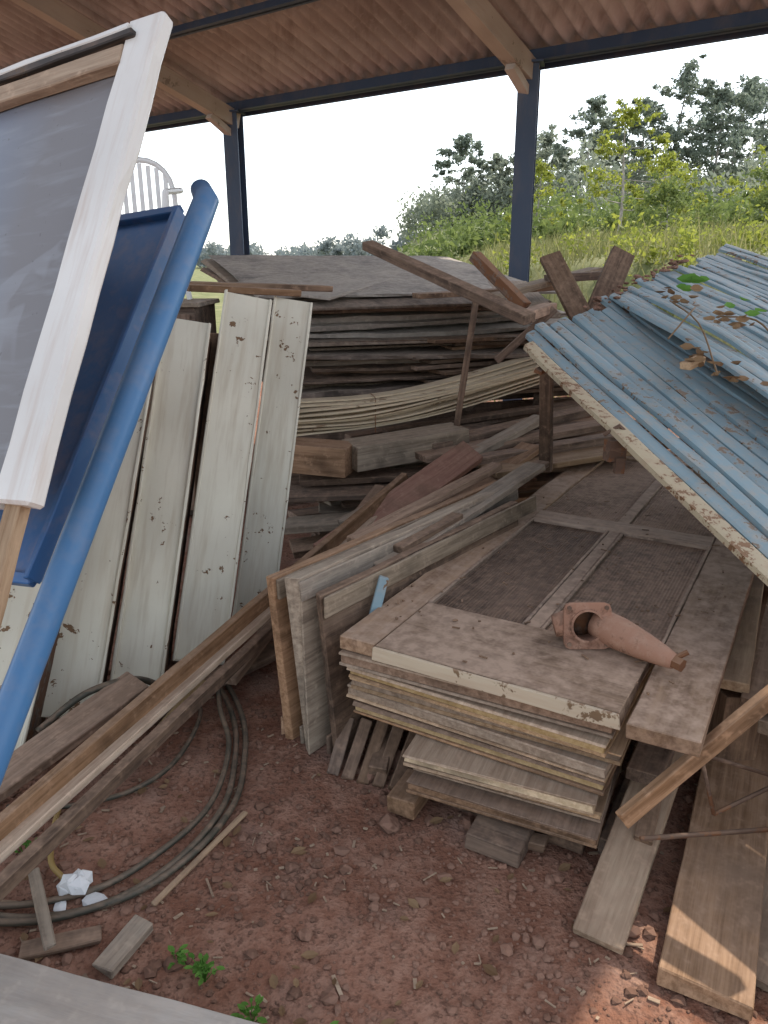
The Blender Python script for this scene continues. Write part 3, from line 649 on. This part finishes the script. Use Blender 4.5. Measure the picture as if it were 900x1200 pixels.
hb=group("rusty_latch"); m=MB(); m.box((.875,2.84,.925),(.07,.02,0),(-.01,.05,0),(0,0,.08)); m.box((.89,2.82,.87),(.035,.0,.0),(0,.03,0),(0,0,.06)); m.tube([(.83,2.85,.98),(.88,2.83,1.02),(.95,2.85,.96)],.008,6); m.obj("body",M_RUST,hb)
m=MB(); 
for c0,nl in (((1.50,3.50,1.30),16),((1.27,3.22,1.16),12),((1.42,3.95,1.38),10),((1.36,3.0,1.13),8)):
    for i in range(nl): leaf(m,V(c0)+V((random.gauss(0,.04),random.gauss(0,.09),random.uniform(.03,.10))),random.uniform(.04,.08),(random.uniform(-1,1),random.uniform(-1.2,.3),.5),curl=.6)
for p,q in (((1.42,3.95,1.42),(1.30,3.02,1.19)),((1.50,3.55,1.37),(1.62,3.2,1.28)),((1.45,3.7,1.40),(1.25,3.45,1.28))):
    m.tube(catmull([p,V(p).lerp(V(q),.5)+V((.03,0,.04)),q],4),.004,5)
m.obj("dry_vine_litter",L_DRY)
m=MB()
for c0,nl in (((1.56,3.42,1.35),6),((1.50,3.90,1.44),6)):
    for i in range(nl): leaf(m,V(c0)+V((random.gauss(0,.04),random.gauss(0,.06),random.uniform(.03,.10))),random.uniform(.06,.10),(random.uniform(-.6,.6),-1,.7),curl=.4)
m.obj("green_sprig",L_GREEN)
plank("wood_offcut",(1.22,3.14,1.20),(1.30,3.20,1.22),.05,.03,W_TAN)
# ---------------------------------------------------------------- dark beams on the pile
plank("dark_steel_beam",(-.10,4.88,1.70),(.70,3.78,1.34),.075,.05,W_DARK,up=(.2,-.6,1))
plank("dark_steel_beam",(.53,4.76,1.64),(.80,4.50,1.36),.07,.06,M_RUST)
plank("wood_post",(.52,4.50,1.40),(.42,4.38,.70),.035,.03,W_DARK,up=(0,-1,0))
plank("wood_plank",(.62,4.30,1.08),(.93,4.33,1.36),.04,.03,W_DARK,up=(0,-1,0))
plank("wood_plank",(.70,4.0,1.34),(.93,4.45,1.36),.08,.05,W_BROWN)
tb=group("flared_steel_trestle")
plank("arm_1",(1.04,5.08,1.64),(1.18,4.70,1.28),.13,.04,W_DARK,up=(0,-1,.2),par=tb)
plank("arm_2",(1.50,5.08,1.66),(1.28,4.80,1.28),.15,.04,W_DARK,up=(0,-1,.2),par=tb)
plank("arm_3",(1.06,5.2,1.50),(1.46,5.3,1.52),.10,.05,W_DARK,par=tb)
plank("wood_plank",(.6,5.0,1.38),(1.45,5.5,1.55),.14,.04,W_GREY)
plank("wood_plank",(.2,5.0,1.40),(1.1,5.3,1.44),.16,.03,W_DARK)
plank("wood_plank",(.9,4.7,1.30),(.95,6.2,1.45),.3,.03,W_GREY)
# ---------------------------------------------------------------- hoses
def hose(name,pts,r,mat,z=.014):
    P=[V((p[0],p[1],(p[2] if len(p)>2 else z))) for p in pts]; return tube_obj(name,catmull(P,8),r,mat,None,8)
h1=[(-.72,2.78),(-.62,2.6),(-.54,2.40),(-.50,2.20),(-.49,1.96),(-.57,1.74),(-.72,1.58),(-.96,1.52),(-1.3,1.6)]
hose("black_hose",h1,.010,M_HOSE,.02)
hose("black_hose",[(x+.03,y+.015) for x,y in h1],.010,M_HOSE,.018)
hose("black_hose",[(-.66,2.70,.05),(-.60,2.45,.05),(-.53,2.25,.03),(-.53,1.98,.02),(-.62,1.78,.02),(-.78,1.62,.02),(-1.05,1.58,.02),(-1.3,1.75,.02)],.009,M_HOSE)
hose("black_hose",[(-1.15,1.95),(-.94,1.96),(-.78,2.04),(-.69,2.2),(-.68,2.48),(-.8,2.62),(-1.0,2.45),(-1.1,2.2)],.008,M_HOSE,.02)
hose("yellow_hose",[(-1.0,2.2,.02),(-.99,1.95,.02),(-.93,1.74,.02),(-.86,1.66,.02)],.008,M_HOSEY)
hose("yellow_hose",[(-.85,2.45,.05),(-.70,2.50,.12),(-.62,2.62,.16),(-.60,2.75,.16)],.008,M_HOSEY)
hose("black_hose",[(-1.15,2.2,.12),(-1.02,2.3,.20),(-.88,2.38,.21),(-.80,2.45,.14)],.012,M_HOSE)
# ---------------------------------------------------------------- foreground debris
slab("grey_board",(-1.05,1.405,.10),(.95,-.26,-.0),(-.10,-.40,0),.035,M_CSLAB,endj=.012)
slab("support_block",(-.9,1.25,.065),(.5,-.12,0),(-.03,-.1,0),.06,W_DARK)
plank("wood_offcut",(-.66,1.38,.02),(-.60,1.52,.025),.06,.025,W_GREY)
plank("wood_offcut",(-.88,1.44,.012),(-.70,1.49,.015),.05,.015,W_DARK)
plank("wood_offcut",(-.95,1.68,.03),(-.79,1.41,.06),.030,.010,W_GREY,up=(.3,-.6,1))
plank("wood_offcut",(-.42,1.94,.01),(-.60,1.58,.015),.018,.01,W_TAN)
plank("wood_offcut",(.38,1.82,.02),(.46,1.78,.03),.05,.03,W_DARK)
m=MB(); 
for i in range(6): blob(m,(-.82+random.uniform(-.02,.02),1.63+random.uniform(-.02,.02),.035+random.uniform(0,.02)),.028,.9)
m.obj("crumpled_white_paper",M_PLAST)
m=MB(); blob(m,(-.76,1.60,.012),.03,.3); blob(m,(-.84,1.58,.012),.028,.3); m.obj("plaster_fragment",M_PLAST)
def plant(x,y,n,s):
    m=MB()
    for i in range(n):
        a=random.random()*6.28; r=random.uniform(.2,1)*s; b=V((x,y,gz(x,y))); e=b+V((math.cos(a)*r,math.sin(a)*r,s*random.uniform(.5,1.3)))
        m.tube([b,b.lerp(e,.5)+V((0,0,s*.2)),e],.0012,4); leaf(m,e,random.uniform(.015,.03),(math.cos(a)*.5,math.sin(a)*.5,1),a)
        leaf(m,b.lerp(e,.6)+V((0,0,s*.15)),random.uniform(.01,.022),(0,-.3,1))
    m.obj("weed_plant",L_GREEN)
plant(-.42,1.37,14,.045); plant(-.29,1.26,12,.05); plant(-.13,1.22,6,.03); plant(-1.0,1.75,12,.06); plant(-.5,1.42,8,.035)
# ---------------------------------------------------------------- camera, sun, sky
cd=bpy.data.cameras.new("camera"); cd.sensor_fit='VERTICAL'; cd.sensor_height=24; cd.lens=24*900/1200; cd.clip_end=6000; cd.clip_start=.02
cam=bpy.data.objects.new("camera",cd); cam.location=(0,0,1.6); cam.rotation_euler=(math.radians(72),0,0); link(cam); SC.camera=cam
el=math.radians(48); hd=V((.75,.66)).normalized(); az=math.atan2(hd.x,hd.y)
sd=V((hd.x*math.cos(el),hd.y*math.cos(el),math.sin(el)))
sl=bpy.data.lights.new("sun","SUN"); sl.energy=5.; sl.angle=math.radians(.5); sl.color=(1,.93,.82)
so=bpy.data.objects.new("sun",sl); so.rotation_euler=sd.to_track_quat('Z','Y').to_euler(); so.location=(5,5,12); link(so)
w=bpy.data.worlds.new("World"); SC.world=w; w.use_nodes=True; nt=w.node_tree; sk=nt.nodes.new("ShaderNodeTexSky"); sk.sky_type='NISHITA'; sk.sun_disc=False; sk.sun_elevation=el; sk.sun_rotation=az; sk.dust_density=1.; sk.air_density=1.; sk.ozone_density=1.
hs=nt.nodes.new("ShaderNodeHueSaturation"); hs.inputs['Saturation'].default_value=.42; nt.links.new(sk.outputs[0],hs.inputs['Color'])
bg=nt.nodes["Background"]; bg.inputs[1].default_value=.37; nt.links.new(hs.outputs[0],bg.inputs[0])
SC.view_settings.view_transform='Standard'; SC.view_settings.look='None'; SC.view_settings.exposure=0
